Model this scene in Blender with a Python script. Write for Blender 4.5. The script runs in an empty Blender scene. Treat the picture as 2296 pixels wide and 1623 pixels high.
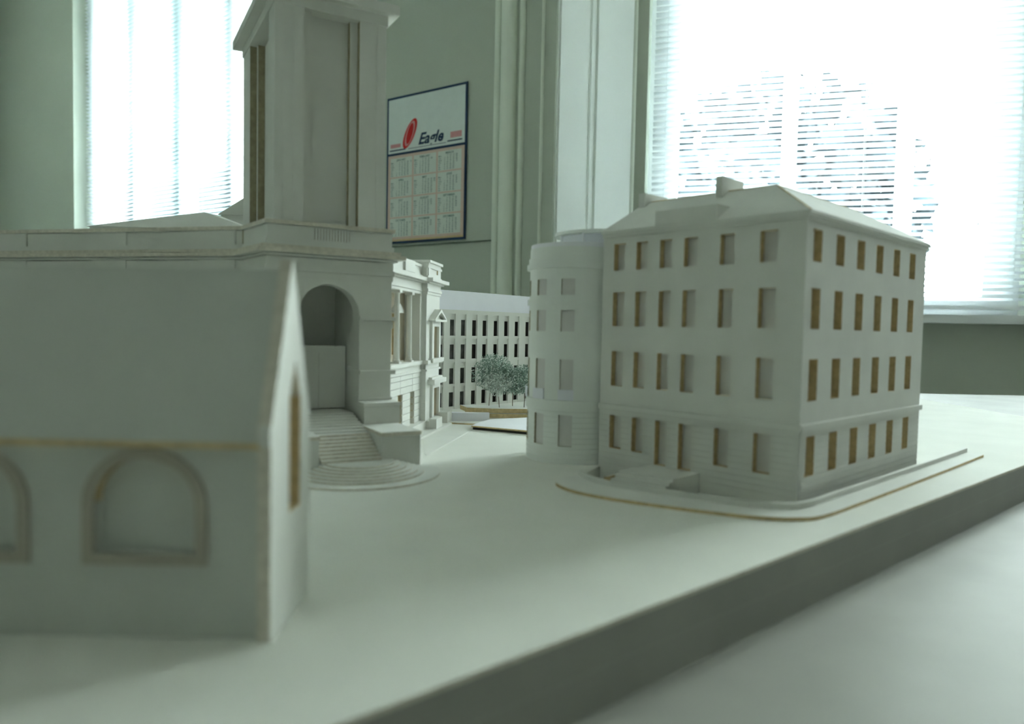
import bpy, math, random, calendar
from mathutils import Matrix, Vector

S = bpy.context.scene
COL = S.collection
Z0 = 0.76                      # height of the model's base board above the room floor (m); model sizes below are in cm

# ------------------------------------------------------------------ camera
F_PX, CXP, CYP, W_PX = 1600.0, 1148.0, 811.5, 2296.0
PITCH, ROLL, EYE = math.atan(73.5 / 1600.0), 0.02, 10.0
cam_d = bpy.data.cameras.new('camera')
cam = bpy.data.objects.new('camera', cam_d)
COL.objects.link(cam)
cam_d.sensor_width = 36.0
cam_d.lens = 36.0 * F_PX / W_PX
cam_d.clip_start = 0.01
_f = Vector((0, math.cos(PITCH), -math.sin(PITCH)))
_u = Vector((0, math.sin(PITCH), math.cos(PITCH)))
_r = Vector((1, 0, 0))
R_ = _r * math.cos(ROLL) + _u * math.sin(ROLL)
U_ = -_r * math.sin(ROLL) + _u * math.cos(ROLL)
m = Matrix.Identity(4)
for i in range(3):
    m[i][0], m[i][1], m[i][2] = R_[i], U_[i], -_f[i]
m[2][3] = Z0 + EYE * 0.01
cam.matrix_world = m
cam_d.dof.use_dof = True
cam_d.dof.focus_distance = 0.95
cam_d.dof.aperture_fstop = 7.0
S.camera = cam

# ------------------------------------------------------------------ daylight and exposure
world = bpy.data.worlds.new('overcast_sky')
S.world = world
world.use_nodes = True
bg = world.node_tree.nodes['Background']
bg.inputs['Color'].default_value = (0.92, 1.0, 0.985, 1)
bg.inputs['Strength'].default_value = 16.0
S.view_settings.view_transform = 'Standard'
S.view_settings.look = 'None'
S.view_settings.exposure = 2.28
S.view_settings.gamma = 1.0
S.view_settings.use_curve_mapping = False
S.cycles.max_bounces = 14
S.cycles.diffuse_bounces = 10
S.cycles.transparent_max_bounces = 12
S.cycles.use_denoising = True
S.cycles.sample_clamp_indirect = 6.0


def portal(cx, cy, cz, nx, ny, sx, sz):
    """a light portal filling a window opening, facing into the room (metres)"""
    d = bpy.data.lights.new('window_portal', 'AREA')
    d.shape = 'RECTANGLE'
    d.size, d.size_y = sx, sz
    d.cycles.is_portal = True
    o = bpy.data.objects.new('window_portal', d)
    o.location = (cx, cy, cz)
    o.rotation_euler = Vector((nx, ny, 0)).to_track_quat('-Z', 'Z').to_euler()
    COL.objects.link(o)


# ------------------------------------------------------------------ materials
def mat(name, col, rough=0.85, noise=0.04, scale=60.0, bump=0.0, spec=0.25, trans=0.0):
    mt = bpy.data.materials.new(name)
    mt.use_nodes = True
    nt = mt.node_tree
    b = nt.nodes['Principled BSDF']
    b.inputs['Roughness'].default_value = rough
    b.inputs['Specular IOR Level'].default_value = spec
    tc = nt.nodes.new('ShaderNodeTexCoord')
    nz = nt.nodes.new('ShaderNodeTexNoise')
    nz.inputs['Scale'].default_value = scale
    nz.inputs['Detail'].default_value = 3
    nt.links.new(tc.outputs['Object'], nz.inputs['Vector'])
    rp = nt.nodes.new('ShaderNodeValToRGB')
    lo = [max(0, c * (1 - noise)) for c in col]
    hi = [min(1, c * (1 + noise)) for c in col]
    rp.color_ramp.elements[0].position = 0.3
    rp.color_ramp.elements[1].position = 0.7
    rp.color_ramp.elements[0].color = (*lo, 1)
    rp.color_ramp.elements[1].color = (*hi, 1)
    nt.links.new(nz.outputs['Fac'], rp.inputs['Fac'])
    nt.links.new(rp.outputs['Color'], b.inputs['Base Color'])
    if bump:
        bp = nt.nodes.new('ShaderNodeBump')
        bp.inputs['Strength'].default_value = bump
        bp.inputs['Distance'].default_value = 0.0004
        nt.links.new(nz.outputs['Fac'], bp.inputs['Height'])
        nt.links.new(bp.outputs['Normal'], b.inputs['Normal'])
    if trans:
        tr = nt.nodes.new('ShaderNodeBsdfTranslucent')
        tr.inputs['Color'].default_value = (*col, 1)
        mx = nt.nodes.new('ShaderNodeMixShader')
        mx.inputs['Fac'].default_value = trans
        nt.links.new(b.outputs[0], mx.inputs[1])
        nt.links.new(tr.outputs[0], mx.inputs[2])
        nt.links.new(mx.outputs[0], nt.nodes['Material Output'].inputs['Surface'])
    return mt


CARD = mat('white_card', (0.66, 0.66, 0.62), noise=0.03, scale=40, bump=0.15)
BASE = mat('base_card', (0.68, 0.68, 0.63), noise=0.035, scale=18, bump=0.15)
TANC2 = mat('brown_grey_card', (0.40, 0.37, 0.31), noise=0.06, scale=60)
TANC = mat('tan_card', (0.52, 0.46, 0.36), noise=0.05, scale=60)
TEDGE = mat('tower_cut_edge', (0.36, 0.32, 0.21), noise=0.15, scale=200)
TOWERC = mat('tower_card', (0.78, 0.80, 0.77), noise=0.02, scale=40)
CHURCHC = mat('church_shaded_card', (0.52, 0.54, 0.50), noise=0.03, scale=40)  # darker than the other card: shade near the lens put into the colour
RISER = mat('cut_edge_riser_shade', (0.62, 0.58, 0.50), noise=0.1, scale=300)  # tan cut edge; on the steps it also paints in the riser shadow lines
DARKSHADE = mat('dark_interior_shade', (0.045, 0.038, 0.034), noise=0.2, scale=80)  # darkness of the office interior put into the colour
GREYSHADE = mat('grey_interior_shade', (0.20, 0.20, 0.19), noise=0.3, scale=120)  # lighter interior shade for the see-through end of the office
EDGE = mat('laser_cut_card_edge', (0.54, 0.42, 0.23), noise=0.15, scale=300)
PAPER = mat('white_paper', (0.82, 0.82, 0.86), noise=0.02, scale=40)
LAV = mat('lavender_paper', (0.78, 0.78, 0.84), noise=0.02, scale=40)
TPANE = mat('tower_window_card', (0.66, 0.645, 0.63), noise=0.02, scale=60)
PANE = mat('window_card', (0.62, 0.61, 0.59), noise=0.03, scale=80)
GAPSHADE = mat('gap_shade_black', (0.03, 0.028, 0.025))  # black for the shadow gap under the forecourt plate
TABLE = mat('table_grey_board_shade', (0.30, 0.30, 0.27), rough=0.6, noise=0.08, scale=14)  # table's own grey; on the base board sides it stands for shade
WALLX = mat('room_paint', (0.60, 0.60, 0.55), noise=0.02, scale=3)
DARKWALL = mat('dark_unseen_wall', (0.24, 0.24, 0.215), noise=0.1, scale=3)  # for unseen walls, made dark to cut the fill light they bounce
WALL = mat('wall_paint', (0.49, 0.53, 0.45), rough=0.7, noise=0.02, scale=3)
TRIMLIT = mat('trim_highlight_tone', (0.76, 0.80, 0.70), rough=0.45, noise=0.015, scale=4)  # paler than the wall: the highlight on the strips is put into the colour
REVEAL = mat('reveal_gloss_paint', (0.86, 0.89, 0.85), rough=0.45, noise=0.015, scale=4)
CEIL = mat('ceiling_paint', (0.70, 0.70, 0.66), noise=0.02, scale=3)
FLOORM = mat('grey_carpet', (0.25, 0.25, 0.24), noise=0.2, scale=90)
FRAMEW = mat('window_frame_paint', (0.85, 0.87, 0.88), rough=0.4, noise=0.01, scale=5)
SLAT = mat('blind_slat', (0.88, 0.90, 0.92), rough=0.5, noise=0.01, scale=5, trans=0.6)
CORDD = mat('dark_green_strip', (0.16, 0.19, 0.15), noise=0.2, scale=60)
CORD = mat('blind_cord', (0.45, 0.46, 0.42), noise=0.1, scale=300)
NAVY = mat('calendar_navy', (0.012, 0.035, 0.09), rough=0.5, noise=0.05, scale=50)
CALBG = mat('calendar_salmon', (0.66, 0.50, 0.43), rough=0.6, noise=0.03, scale=30)
CALCELL = mat('calendar_cell', (0.66, 0.70, 0.64), rough=0.6, noise=0.02, scale=30)
CALHEAD = mat('calendar_header', (0.68, 0.74, 0.71), rough=0.6, noise=0.02, scale=30)
CALORANGE = mat('calendar_orange', (0.62, 0.46, 0.25), rough=0.6, noise=0.03, scale=30)
INK = mat('print_ink', (0.03, 0.10, 0.10), noise=0.1, scale=100)
RED = mat('logo_red', (0.60, 0.03, 0.03), noise=0.05, scale=50)
PINK = mat('logo_pink', (0.62, 0.30, 0.30), noise=0.05, scale=50)
WIRE = mat('tree_wire', (0.22, 0.19, 0.14), noise=0.1, scale=200)
PALEGROUND = mat('pale_bounce_ground', (0.42, 0.43, 0.40), noise=0.1, scale=0.6)  # unseen ground, made pale to bounce daylight up to the ceiling
BARK = mat('bark', (0.08, 0.06, 0.045), noise=0.3, scale=10)
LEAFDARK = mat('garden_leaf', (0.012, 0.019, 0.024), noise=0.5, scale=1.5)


def leafmat(name, dark, pale, split):
    mt = mat(name, dark, noise=0.2, scale=30)
    nt = mt.node_tree
    rp = [n for n in nt.nodes if n.type == 'VALTORGB'][0]
    nz = [n for n in nt.nodes if n.type == 'TEX_NOISE'][0]
    nz.inputs['Scale'].default_value = 260
    rp.color_ramp.interpolation = 'CONSTANT'
    rp.color_ramp.elements[0].position = 0.0
    rp.color_ramp.elements[1].position = split
    rp.color_ramp.elements[0].color = (*dark, 1)
    rp.color_ramp.elements[1].color = (*pale, 1)
    return mt


LEAF_A = leafmat('dried_foliage_green', (0.26, 0.36, 0.30), (0.72, 0.78, 0.72), 0.55)
LEAF_B = leafmat('dried_foliage_pale', (0.46, 0.52, 0.46), (0.76, 0.80, 0.75), 0.5)


def glassmat():
    mt = bpy.data.materials.new('window_glass')
    mt.use_nodes = True
    nt = mt.node_tree
    nt.nodes.remove(nt.nodes['Principled BSDF'])
    t = nt.nodes.new('ShaderNodeBsdfTransparent')
    t.inputs['Color'].default_value = (0.93, 0.97, 0.97, 1)
    g = nt.nodes.new('ShaderNodeBsdfGlossy')
    g.inputs['Roughness'].default_value = 0.02
    fr = nt.nodes.new('ShaderNodeFresnel')
    fr.inputs['IOR'].default_value = 1.45
    mx = nt.nodes.new('ShaderNodeMixShader')
    nt.links.new(fr.outputs[0], mx.inputs[0])
    nt.links.new(t.outputs[0], mx.inputs[1])
    nt.links.new(g.outputs[0], mx.inputs[2])
    nt.links.new(mx.outputs[0], nt.nodes['Material Output'].inputs['Surface'])
    return mt


GLASS = glassmat()


# ------------------------------------------------------------------ helpers
def wp(x, y, z):
    """model centimetres -> world metres"""
    return Vector((x * 0.01, y * 0.01, Z0 + z * 0.01))


class Fr:
    """a facade frame: u runs along the facade, v outward from it, z up (cm)"""

    def __init__(s, ox, oy, a):
        a = math.radians(a)
        s.ox, s.oy = ox, oy
        s.tx, s.ty = math.sin(a), math.cos(a)
        s.nx, s.ny = math.cos(a), -math.sin(a)
        s.rz = math.pi / 2 - a

    def xy(s, u, v):
        return (s.ox + s.tx * u + s.nx * v, s.oy + s.ty * u + s.ny * v)

    def __call__(s, u, v, z):
        x, y = s.xy(u, v)
        return (x, y, z)

    def shift(s, u, v, da=0):
        x, y = s.xy(u, v)
        return Fr(x, y, math.degrees(math.pi / 2 - s.rz) + da)


XY = Fr(0, 0, 90)          # u = x, v = -y
ROOTS = {}


def tag(o, label, cat, group=None, kind=None):
    o['label'] = label
    o['category'] = cat
    if group:
        o['group'] = group
    if kind:
        o['kind'] = kind
    return o


def thing(name, x, y, z, rz, label, cat, group=None):
    o = bpy.data.objects.new(name, None)
    COL.objects.link(o)
    o.location = wp(x, y, z)
    o.rotation_euler = (0, 0, rz)
    o.empty_display_size = 0.02
    ROOTS[o] = (Matrix.Translation(o.location) @ Matrix.Rotation(rz, 4, 'Z')).inverted()
    tag(o, label, cat, group)
    return o


def struct(o):
    o['kind'] = 'structure'
    return o


class MB:
    def __init__(s):
        s.v, s.f, s.m = [], [], []

    def poly(s, pts, mi=0):
        b = len(s.v)
        s.v += [tuple(p) for p in pts]
        s.f.append(tuple(range(b, b + len(pts))))
        s.m.append(mi)

    def hexa(s, p, mi=0, top=None, side=None):
        """p: 8 points, 0-3 bottom loop, 4-7 top loop"""
        b = len(s.v)
        s.v += [tuple(q) for q in p]
        fs = [(3, 2, 1, 0), (4, 5, 6, 7), (0, 1, 5, 4), (1, 2, 6, 5), (2, 3, 7, 6), (3, 0, 4, 7)]
        for k, f in enumerate(fs):
            s.f.append(tuple(b + i for i in f))
            s.m.append((mi if top is None else top) if k == 1 else (mi if side is None or k == 0 else side))
        return s

    def box(s, fr, u0, u1, v0, v1, z0, z1, mi=0, top=None, side=None):
        """v0 < v1, v1 is the outer face"""
        return s.hexa([fr(u0, v1, z0), fr(u1, v1, z0), fr(u1, v0, z0), fr(u0, v0, z0),
                       fr(u0, v1, z1), fr(u1, v1, z1), fr(u1, v0, z1), fr(u0, v0, z1)], mi, top, side)

    def prism_uz(s, fr, pts, v0, v1, mi=0, side=None):
        """polygon in the facade plane (u,z), extruded from v0 to v1"""
        n = len(pts)
        b = len(s.v)
        s.v += [fr(u, v1, z) for u, z in pts] + [fr(u, v0, z) for u, z in pts]
        s.f.append(tuple(range(b, b + n)))
        s.m.append(mi)
        s.f.append(tuple(b + n + i for i in reversed(range(n))))
        s.m.append(mi)
        for i in range(n):
            j = (i + 1) % n
            s.f.append((b + i, b + n + i, b + n + j, b + j))
            s.m.append(mi if side is None else side)
        return s

    def prism_xy(s, pts, z0, z1, mi=0, side=None, fr=None):
        n = len(pts)
        b = len(s.v)
        g = (lambda p, z: (p[0], p[1], z)) if fr is None else (lambda p, z: fr(p[0], p[1], z))
        s.v += [g(p, z0) for p in pts] + [g(p, z1) for p in pts]
        s.f.append(tuple(b + i for i in reversed(range(n))))
        s.m.append(mi)
        s.f.append(tuple(range(b + n, b + 2 * n)))
        s.m.append(mi)
        for i in range(n):
            j = (i + 1) % n
            s.f.append((b + i, b + j, b + n + j, b + n + i))
            s.m.append(mi if side is None else side)
        return s

    def sheet(s, outline, hole, z0, z1, mi=0, outer=0, inner=0):
        """a flat sheet with one opening; both loops anticlockwise"""
        from mathutils.geometry import tessellate_polygon
        pts = list(outline) + list(hole)
        tris = tessellate_polygon([[Vector((p[0], p[1], 0)) for p in outline], [Vector((p[0], p[1], 0)) for p in reversed(hole)]])
        no, nh, n = len(outline), len(hole), len(pts)
        back = list(range(no)) + [no + nh - 1 - k for k in range(nh)]
        b = len(s.v)
        s.v += [(p[0], p[1], z0) for p in pts] + [(p[0], p[1], z1) for p in pts]
        for t in tris:
            a, c, d = (back[q] for q in t)
            A_, C_, D_ = pts[a], pts[c], pts[d]
            if (C_[0] - A_[0]) * (D_[1] - A_[1]) - (C_[1] - A_[1]) * (D_[0] - A_[0]) < 0:
                c, d = d, c
            s.f += [(b + n + a, b + n + c, b + n + d), (b + a, b + d, b + c)]
            s.m += [mi, mi]
        for i in range(no):
            j = (i + 1) % no
            s.f.append((b + i, b + j, b + n + j, b + n + i))
            s.m.append(outer)
        for i in range(nh):
            j = (i + 1) % nh
            s.f.append((b + no + j, b + no + i, b + n + no + i, b + n + no + j))
            s.m.append(inner)
        return s

    def wall(s, mp, u0, u1, z0, z1, vf, vb, holes=(), face=0, rev=1, step=None, ends=0):
        """a slab between vb and vf with rectangular openings whose reveals take material rev"""
        us, zs = {u0, u1}, {z0, z1}
        for a, b_, c, d in holes:
            for q in (a, b_):
                if u0 < q < u1:
                    us.add(q)
            for q in (c, d):
                if z0 < q < z1:
                    zs.add(q)
        us = sorted(us)
        if step:
            x = []
            for i in range(len(us) - 1):
                k = max(1, math.ceil((us[i + 1] - us[i]) / step))
                x += [us[i] + (us[i + 1] - us[i]) * j / k for j in range(k)]
            us = x + [us[-1]]
        zs = sorted(zs)
        nu, nz = len(us) - 1, len(zs) - 1

        def solid(i, j):
            if i < 0 or j < 0 or i >= nu or j >= nz:
                return None
            uc, zc = (us[i] + us[i + 1]) / 2, (zs[j] + zs[j + 1]) / 2
            return not any(a < uc < b_ and c < zc < d for a, b_, c, d in holes)

        idx = {}

        def V(i, j, k):
            key = (i, j, k)
            if key not in idx:
                idx[key] = len(s.v)
                s.v.append(mp(us[i], vf if k else vb, zs[j]))
            return idx[key]

        def q(a, b_, c, d, mi):
            s.f.append((a, b_, c, d))
            s.m.append(mi)

        for i in range(nu):
            for j in range(nz):
                if not solid(i, j):
                    continue
                q(V(i, j, 1), V(i + 1, j, 1), V(i + 1, j + 1, 1), V(i, j + 1, 1), face)
                q(V(i + 1, j, 0), V(i, j, 0), V(i, j + 1, 0), V(i + 1, j + 1, 0), face)
                for di, dj, e in ((-1, 0, 0), (1, 0, 1), (0, -1, 2), (0, 1, 3)):
                    nb = solid(i + di, j + dj)
                    if nb:
                        continue
                    mi = ends if nb is None else rev
                    if e == 0:
                        q(V(i, j, 0), V(i, j, 1), V(i, j + 1, 1), V(i, j + 1, 0), mi)
                    elif e == 1:
                        q(V(i + 1, j, 1), V(i + 1, j, 0), V(i + 1, j + 1, 0), V(i + 1, j + 1, 1), mi)
                    elif e == 2:
                        q(V(i, j, 0), V(i + 1, j, 0), V(i + 1, j, 1), V(i, j, 1), mi)
                    else:
                        q(V(i, j + 1, 1), V(i + 1, j + 1, 1), V(i + 1, j + 1, 0), V(i, j + 1, 0), mi)
        return s

    def course(s, path, z0, z1, out, inn, mi=0, edge=None):
        """a moulding swept along a plan polyline (outside on the right-hand side), mitred"""
        o, i_ = offset(path, out), offset(path, -inn)
        n = len(path)
        b = len(s.v)
        for k in range(n):
            s.v += [(o[k][0], o[k][1], z0), (o[k][0], o[k][1], z1), (i_[k][0], i_[k][1], z1), (i_[k][0], i_[k][1], z0)]
        for k in range(n - 1):
            for e in range(4):
                g = (e + 1) % 4
                s.f.append((b + 4 * k + e, b + 4 * k + g, b + 4 * k + 4 + g, b + 4 * k + 4 + e))
                s.m.append(edge if edge is not None and e == 0 else mi)
        s.f.append((b, b + 3, b + 2, b + 1))
        s.m.append(mi)
        e = b + 4 * (n - 1)
        s.f.append((e, e + 1, e + 2, e + 3))
        s.m.append(mi)
        return s

    def lathe(s, cx, cy, prof, n=24, a0=0.0, a1=360.0, mi=0, caps=True):
        """profile (r,z) from bottom to top turned about a vertical axis"""
        full = abs(a1 - a0 - 360) < 1e-6
        k = n if full else n + 1
        b = len(s.v)
        for r, z in prof:
            for i in range(k):
                a = math.radians(a0 + (a1 - a0) * i / n)
                s.v.append((cx + r * math.sin(a), cy - r * math.cos(a), z))
        for j in range(len(prof) - 1):
            for i in range(n):
                i2 = (i + 1) % k
                s.f.append((b + j * k + i, b + j * k + i2, b + (j + 1) * k + i2, b + (j + 1) * k + i))
                s.m.append(mi)
        if caps and full:
            s.f.append(tuple(b + i for i in reversed(range(k))))
            s.m.append(mi)
            s.f.append(tuple(b + (len(prof) - 1) * k + i for i in range(k)))
            s.m.append(mi)
        return s

    def tube(s, p0, p1, r0, r1=None, n=8, mi=0):
        r1 = r0 if r1 is None else r1
        p0, p1 = Vector(p0), Vector(p1)
        d = (p1 - p0).normalized()
        a = d.orthogonal().normalized()
        c = d.cross(a)
        b = len(s.v)
        for p, r in ((p0, r0), (p1, r1)):
            for i in range(n):
                t = 2 * math.pi * i / n
                s.v.append(tuple(p + (a * math.cos(t) + c * math.sin(t)) * r))
        for i in range(n):
            j = (i + 1) % n
            s.f.append((b + i, b + j, b + n + j, b + n + i))
            s.m.append(mi)
        s.f.append(tuple(b + i for i in reversed(range(n))))
        s.m.append(mi)
        s.f.append(tuple(b + n + i for i in range(n)))
        s.m.append(mi)
        return s

    def build(s, name, mats, parent=None, smooth=False, root=None):
        me = bpy.data.meshes.new(name)
        if parent is not None:
            root = parent
            while root.parent is not None:
                root = root.parent
            inv = ROOTS[root]
            vs = [tuple(inv @ wp(*p)) for p in s.v]
        else:
            vs = [tuple(wp(*p)) for p in s.v]
            c = Vector((sum(p[0] for p in vs) / len(vs), sum(p[1] for p in vs) / len(vs), min(p[2] for p in vs)))
            vs = [tuple(Vector(p) - c) for p in vs]
        me.from_pydata(vs, [], s.f)
        if not isinstance(mats, (list, tuple)):
            mats = [mats]
        for q in mats:
            me.materials.append(q)
        me.polygons.foreach_set('material_index', [min(q, len(mats) - 1) for q in s.m])
        if smooth:
            me.polygons.foreach_set('use_smooth', [True] * len(s.f))
        me.update()
        o = bpy.data.objects.new(name, me)
        COL.objects.link(o)
        if parent is not None:
            o.parent = parent
        else:
            o.location = c
            ROOTS[o] = Matrix.Translation(c).inverted()
        return o


def offset(path, d):
    out = []
    n = len(path)
    for k in range(n):
        ns = []
        for a, b in ((k - 1, k), (k, k + 1)):
            if a < 0 or b >= n:
                continue
            tx, ty = path[b][0] - path[a][0], path[b][1] - path[a][1]
            l = math.hypot(tx, ty)
            ns.append((ty / l, -tx / l))
        if len(ns) == 1:
            nx, ny = ns[0]
        else:
            mx, my = ns[0][0] + ns[1][0], ns[0][1] + ns[1][1]
            dd = 1 + ns[0][0] * ns[1][0] + ns[0][1] * ns[1][1]
            nx, ny = mx / dd, my / dd
        out.append((path[k][0] + nx * d, path[k][1] + ny * d))
    return out


CE = [CARD, EDGE]

# ------------------------------------------------------------------ the room
FL, CL = -76.0, 245.0                        # floor and ceiling level relative to the base board (cm)
A = Fr(-34.2, 286.0, 124.0)                  # wall with the calendar
B = Fr(81.2, 267.0, 105.0)                   # window bay wall
A_END, A_COR = -420.0, 57.8
B_BEG, B_END = -37.5, 236.0
W1 = (-290.0, -95.0, 18.0, 235.0)            # first window: u0,u1,z0,z1 in frame A
W2 = (-33.0, 98.0, 18.0, 235.0)              # second window in frame B
W3 = (106.0, 228.0, 18.0, 235.0)             # third window in frame B, unseen, added without a blind for side light
pA0, pA1 = A.xy(A_END, 0), A.xy(A_COR, 0)
pB0, pB1 = B.xy(B_BEG, 0), B.xy(B_END, 0)
YB = -260.0
TH = 26.0

room = [pA0, pA1, pB0, pB1, (pB1[0], YB), (pA0[0], YB)]
big = [(pA0[0] - 40, pA0[1] + 40), (pB1[0] + 40, pA0[1] + 40), (pB1[0] + 40, YB - 40), (pA0[0] - 40, YB - 40)]
struct(MB().prism_xy(big[::-1], FL - 10, FL).build('floor', FLOORM))
struct(MB().prism_xy(big[::-1], CL, CL + 10).build('ceiling', CEIL))
struct(MB().wall(A, A_END - 30, A_COR, FL, CL, 0, -TH, [W1], rev=0).build('wall_back', WALL))
RV = Fr(pA1[0], pA1[1], math.degrees(math.atan2(pB0[0] - pA1[0], pB0[1] - pA1[1])))
RVL = math.hypot(pB0[0] - pA1[0], pB0[1] - pA1[1])
rv = MB()
rv.hexa([RV(0, 0, FL), RV(RVL, 0, FL), (*B.xy(B_BEG, -TH), FL), (*A.xy(A_COR - 4, -TH), FL),
         RV(0, 0, CL), RV(RVL, 0, CL), (*B.xy(B_BEG, -TH), CL), (*A.xy(A_COR - 4, -TH), CL)])
wall_reveal = struct(rv.build('wall_reveal', REVEAL))
struct(MB().wall(B, B_BEG, B_END + 20, FL, CL, 0, -TH, [W2, W3], rev=0).build('wall_bay', WALL))
struct(MB().box(XY, pB1[0], pB1[0] + 15, -pB1[1] - 20, -YB, FL, CL).build('wall_right', DARKWALL))
struct(MB().box(XY, pA0[0] - 15, pA0[0], -pA0[1] - 20, -YB, FL, CL).build('wall_left', WALLX))
struct(MB().box(XY, pA0[0] - 15, pB1[0] + 15, -YB, -YB + 15, FL, CL).build('wall_front', DARKWALL))

# mouldings on the wall between the calendar and the bay
n_ = 0
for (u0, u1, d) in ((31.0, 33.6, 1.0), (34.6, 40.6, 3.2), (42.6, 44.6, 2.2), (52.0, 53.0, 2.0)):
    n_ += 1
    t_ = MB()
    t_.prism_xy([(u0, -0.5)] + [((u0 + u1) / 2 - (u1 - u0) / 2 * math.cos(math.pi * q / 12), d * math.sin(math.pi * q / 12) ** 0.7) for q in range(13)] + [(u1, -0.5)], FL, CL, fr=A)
    struct(t_.build('trim_%d' % n_, TRIMLIT))
n_ += 1
struct(MB().box(A, 45.0, 57.8, -0.5, 0.8, FL, CL).build('trim_%d' % n_, WALL))
n_ += 1
struct(MB().wall(A, W1[1] + 4, 31.0, 42.7, 43.2, 0.6, -0.5).build('trim_%d' % n_, CORDD))
# strips on the bright splayed reveal
for (f0, f1, d) in ((0.02, 0.36, 0.8), (0.40, 0.44, 0.7), (0.47, 0.93, 1.1)):
    n_ += 1
    struct(MB().box(RV, RVL * f0, RVL * f1, -0.4, d, FL, CL).build('trim_%d' % n_, REVEAL))
n_ += 1
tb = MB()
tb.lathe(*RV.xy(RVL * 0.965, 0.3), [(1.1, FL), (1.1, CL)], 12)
struct(tb.build('trim_%d' % n_, TRIMLIT))


def window(n, fr, W, mull, stile=9.0):
    u0, u1, z0, z1 = W
    root = thing('window_%d' % n, *fr.xy((u0 + u1) / 2, -16), z0, fr.rz, 'x', 'window')
    del root['label'], root['category']
    root['kind'] = 'structure'
    vb, vf = -19.0, -13.0
    MB().wall(fr, u0, u1, z0, z1, vf, vb, [(u0 + stile, u1 - stile, z0 + 7, z1 - 7)], rev=0).build('frame', FRAMEW, root)
    for (a, b) in mull:
        MB().box(fr, a, b, vb, vf + 1, z0 + 7, z1 - 7).build('mullion', FRAMEW, root)
    es = [u0 + stile] + [q for ab in mull for q in ab] + [u1 - stile]
    for i in range(0, len(es), 2):
        MB().box(fr, es[i], es[i + 1], -16.2, -15.8, z0 + 7, z1 - 7).build('pane', GLASS, root)
    MB().box(fr, u0 - 4, u1 + 4, -13, 5, z0 - 3, z0).build('sill', FRAMEW, root)
    c = wp(*fr((u0 + u1) / 2, -24, (z0 + z1) / 2))
    portal(c.x, c.y, c.z, fr.nx, fr.ny, (u1 - u0) * 0.01, (z1 - z0) * 0.01)


window(1, A, W1, [(-147, -140), (-195, -188), (-243, -236)])
window(2, B, W2, [(17.6, 22.4), (58, 62.5)], stile=11.5)
window(3, B, W3, [(165, 170)])


def blind(fr, u0, u1, z0, z1, v, label, cords, off):
    root = thing('venetian_blind', *fr.xy((u0 + u1) / 2, v), z1, fr.rz, label, 'blind', 'venetian blinds in the windows')
    pitch, w, th, sag = 2.27, 2.5, 0.06, 0.16
    n = int((z1 - z0) / pitch)
    tilt = math.radians(18)
    # one slat, shared by all: arched cross-section, room edge raised
    sec = []
    for k in range(7):
        s_ = -1 + k / 3.0
        y_, h_ = s_ * w / 2, sag * (1 - s_ * s_)
        sec.append((y_ * math.cos(tilt) - h_ * math.sin(tilt), y_ * math.sin(tilt) + h_ * math.cos(tilt)))
    vs, fs = [], []
    for x in (u0, u1):
        for lay in (0, -th):
            vs += [((x - (u0 + u1) / 2) * 0.01, -y_ * 0.01, (h_ + lay) * 0.01) for y_, h_ in sec]
    for k in range(6):
        fs += [(k, k + 1, k + 15, k + 14), (k + 7, k + 21, k + 22, k + 8)]
    fs += [(0, 14, 21, 7), (6, 13, 27, 20), tuple(list(range(7)) + list(range(13, 6, -1))), tuple(list(range(20, 13, -1)) + list(range(21, 28)))]
    me = bpy.data.meshes.new('slat')
    me.from_pydata(vs, [], fs)
    me.materials.append(SLAT)
    for i in range(n):
        o = bpy.data.objects.new('slat', me)
        o.parent = root
        o.location = (0, 0, -(i * pitch + off) * 0.01)
        COL.objects.link(o)
    MB().box(fr, u0 - 0.5, u1 + 0.5, v - 1.8, v + 1.8, z1 + 1.2, z1 + 4.5).build('headrail', FRAMEW, root)
    MB().box(fr, u0, u1, v - 1.2, v + 1.2, z1 - off - n * pitch - 1.4, z1 - off - n * pitch).build('bottom_rail', FRAMEW, root)
    for c in cords:
        lc = MB()
        for dv in (-1.3, 1.3):
            lc.tube(fr(c, v + dv, z1 + 1), fr(c, v + dv, z1 - off - n * pitch), 0.07, n=6)
        lc.build('ladder_cord', FRAMEW, root)
    return root


blind(A, W1[0] + 1, W1[1] - 1, 21, 229, -8.0, 'long white slatted blind in the window behind the square tower', (-280, -225, -168, -110), 0.6)
bl = blind(B, -30.6, W2[1] - 1, 21, 229, -2.4, 'white slatted blind behind the hipped roof of the four-storey block', (-26, 44, 92), 1.1)
lift = MB()
lift.tube(B(-37.0, 1.5, 150), B(-41.0, 2.0, 62), 0.35, n=8)
lift.tube(B(-38.6, 1.5, 100), B(-38.2, 2.0, 52), 0.3, n=8)
lift.build('lift_cord', CORD, bl)

# ------------------------------------------------------------------ the garden outside the windows
ROOTS_G = []
gz = -150.0
struct(MB().prism_xy([(-6000, 5200), (6000, 5200), (6000, 150), (pB1[0] + 45, 150), (pB1[0] + 45, pA0[1] + 45), (pA0[0] - 45, pA0[1] + 45), (pA0[0] - 45, 150), (-6000, 150)][::-1], gz - 20, gz).build('ground_outside', PALEGROUND))
random.seed(11)


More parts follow.
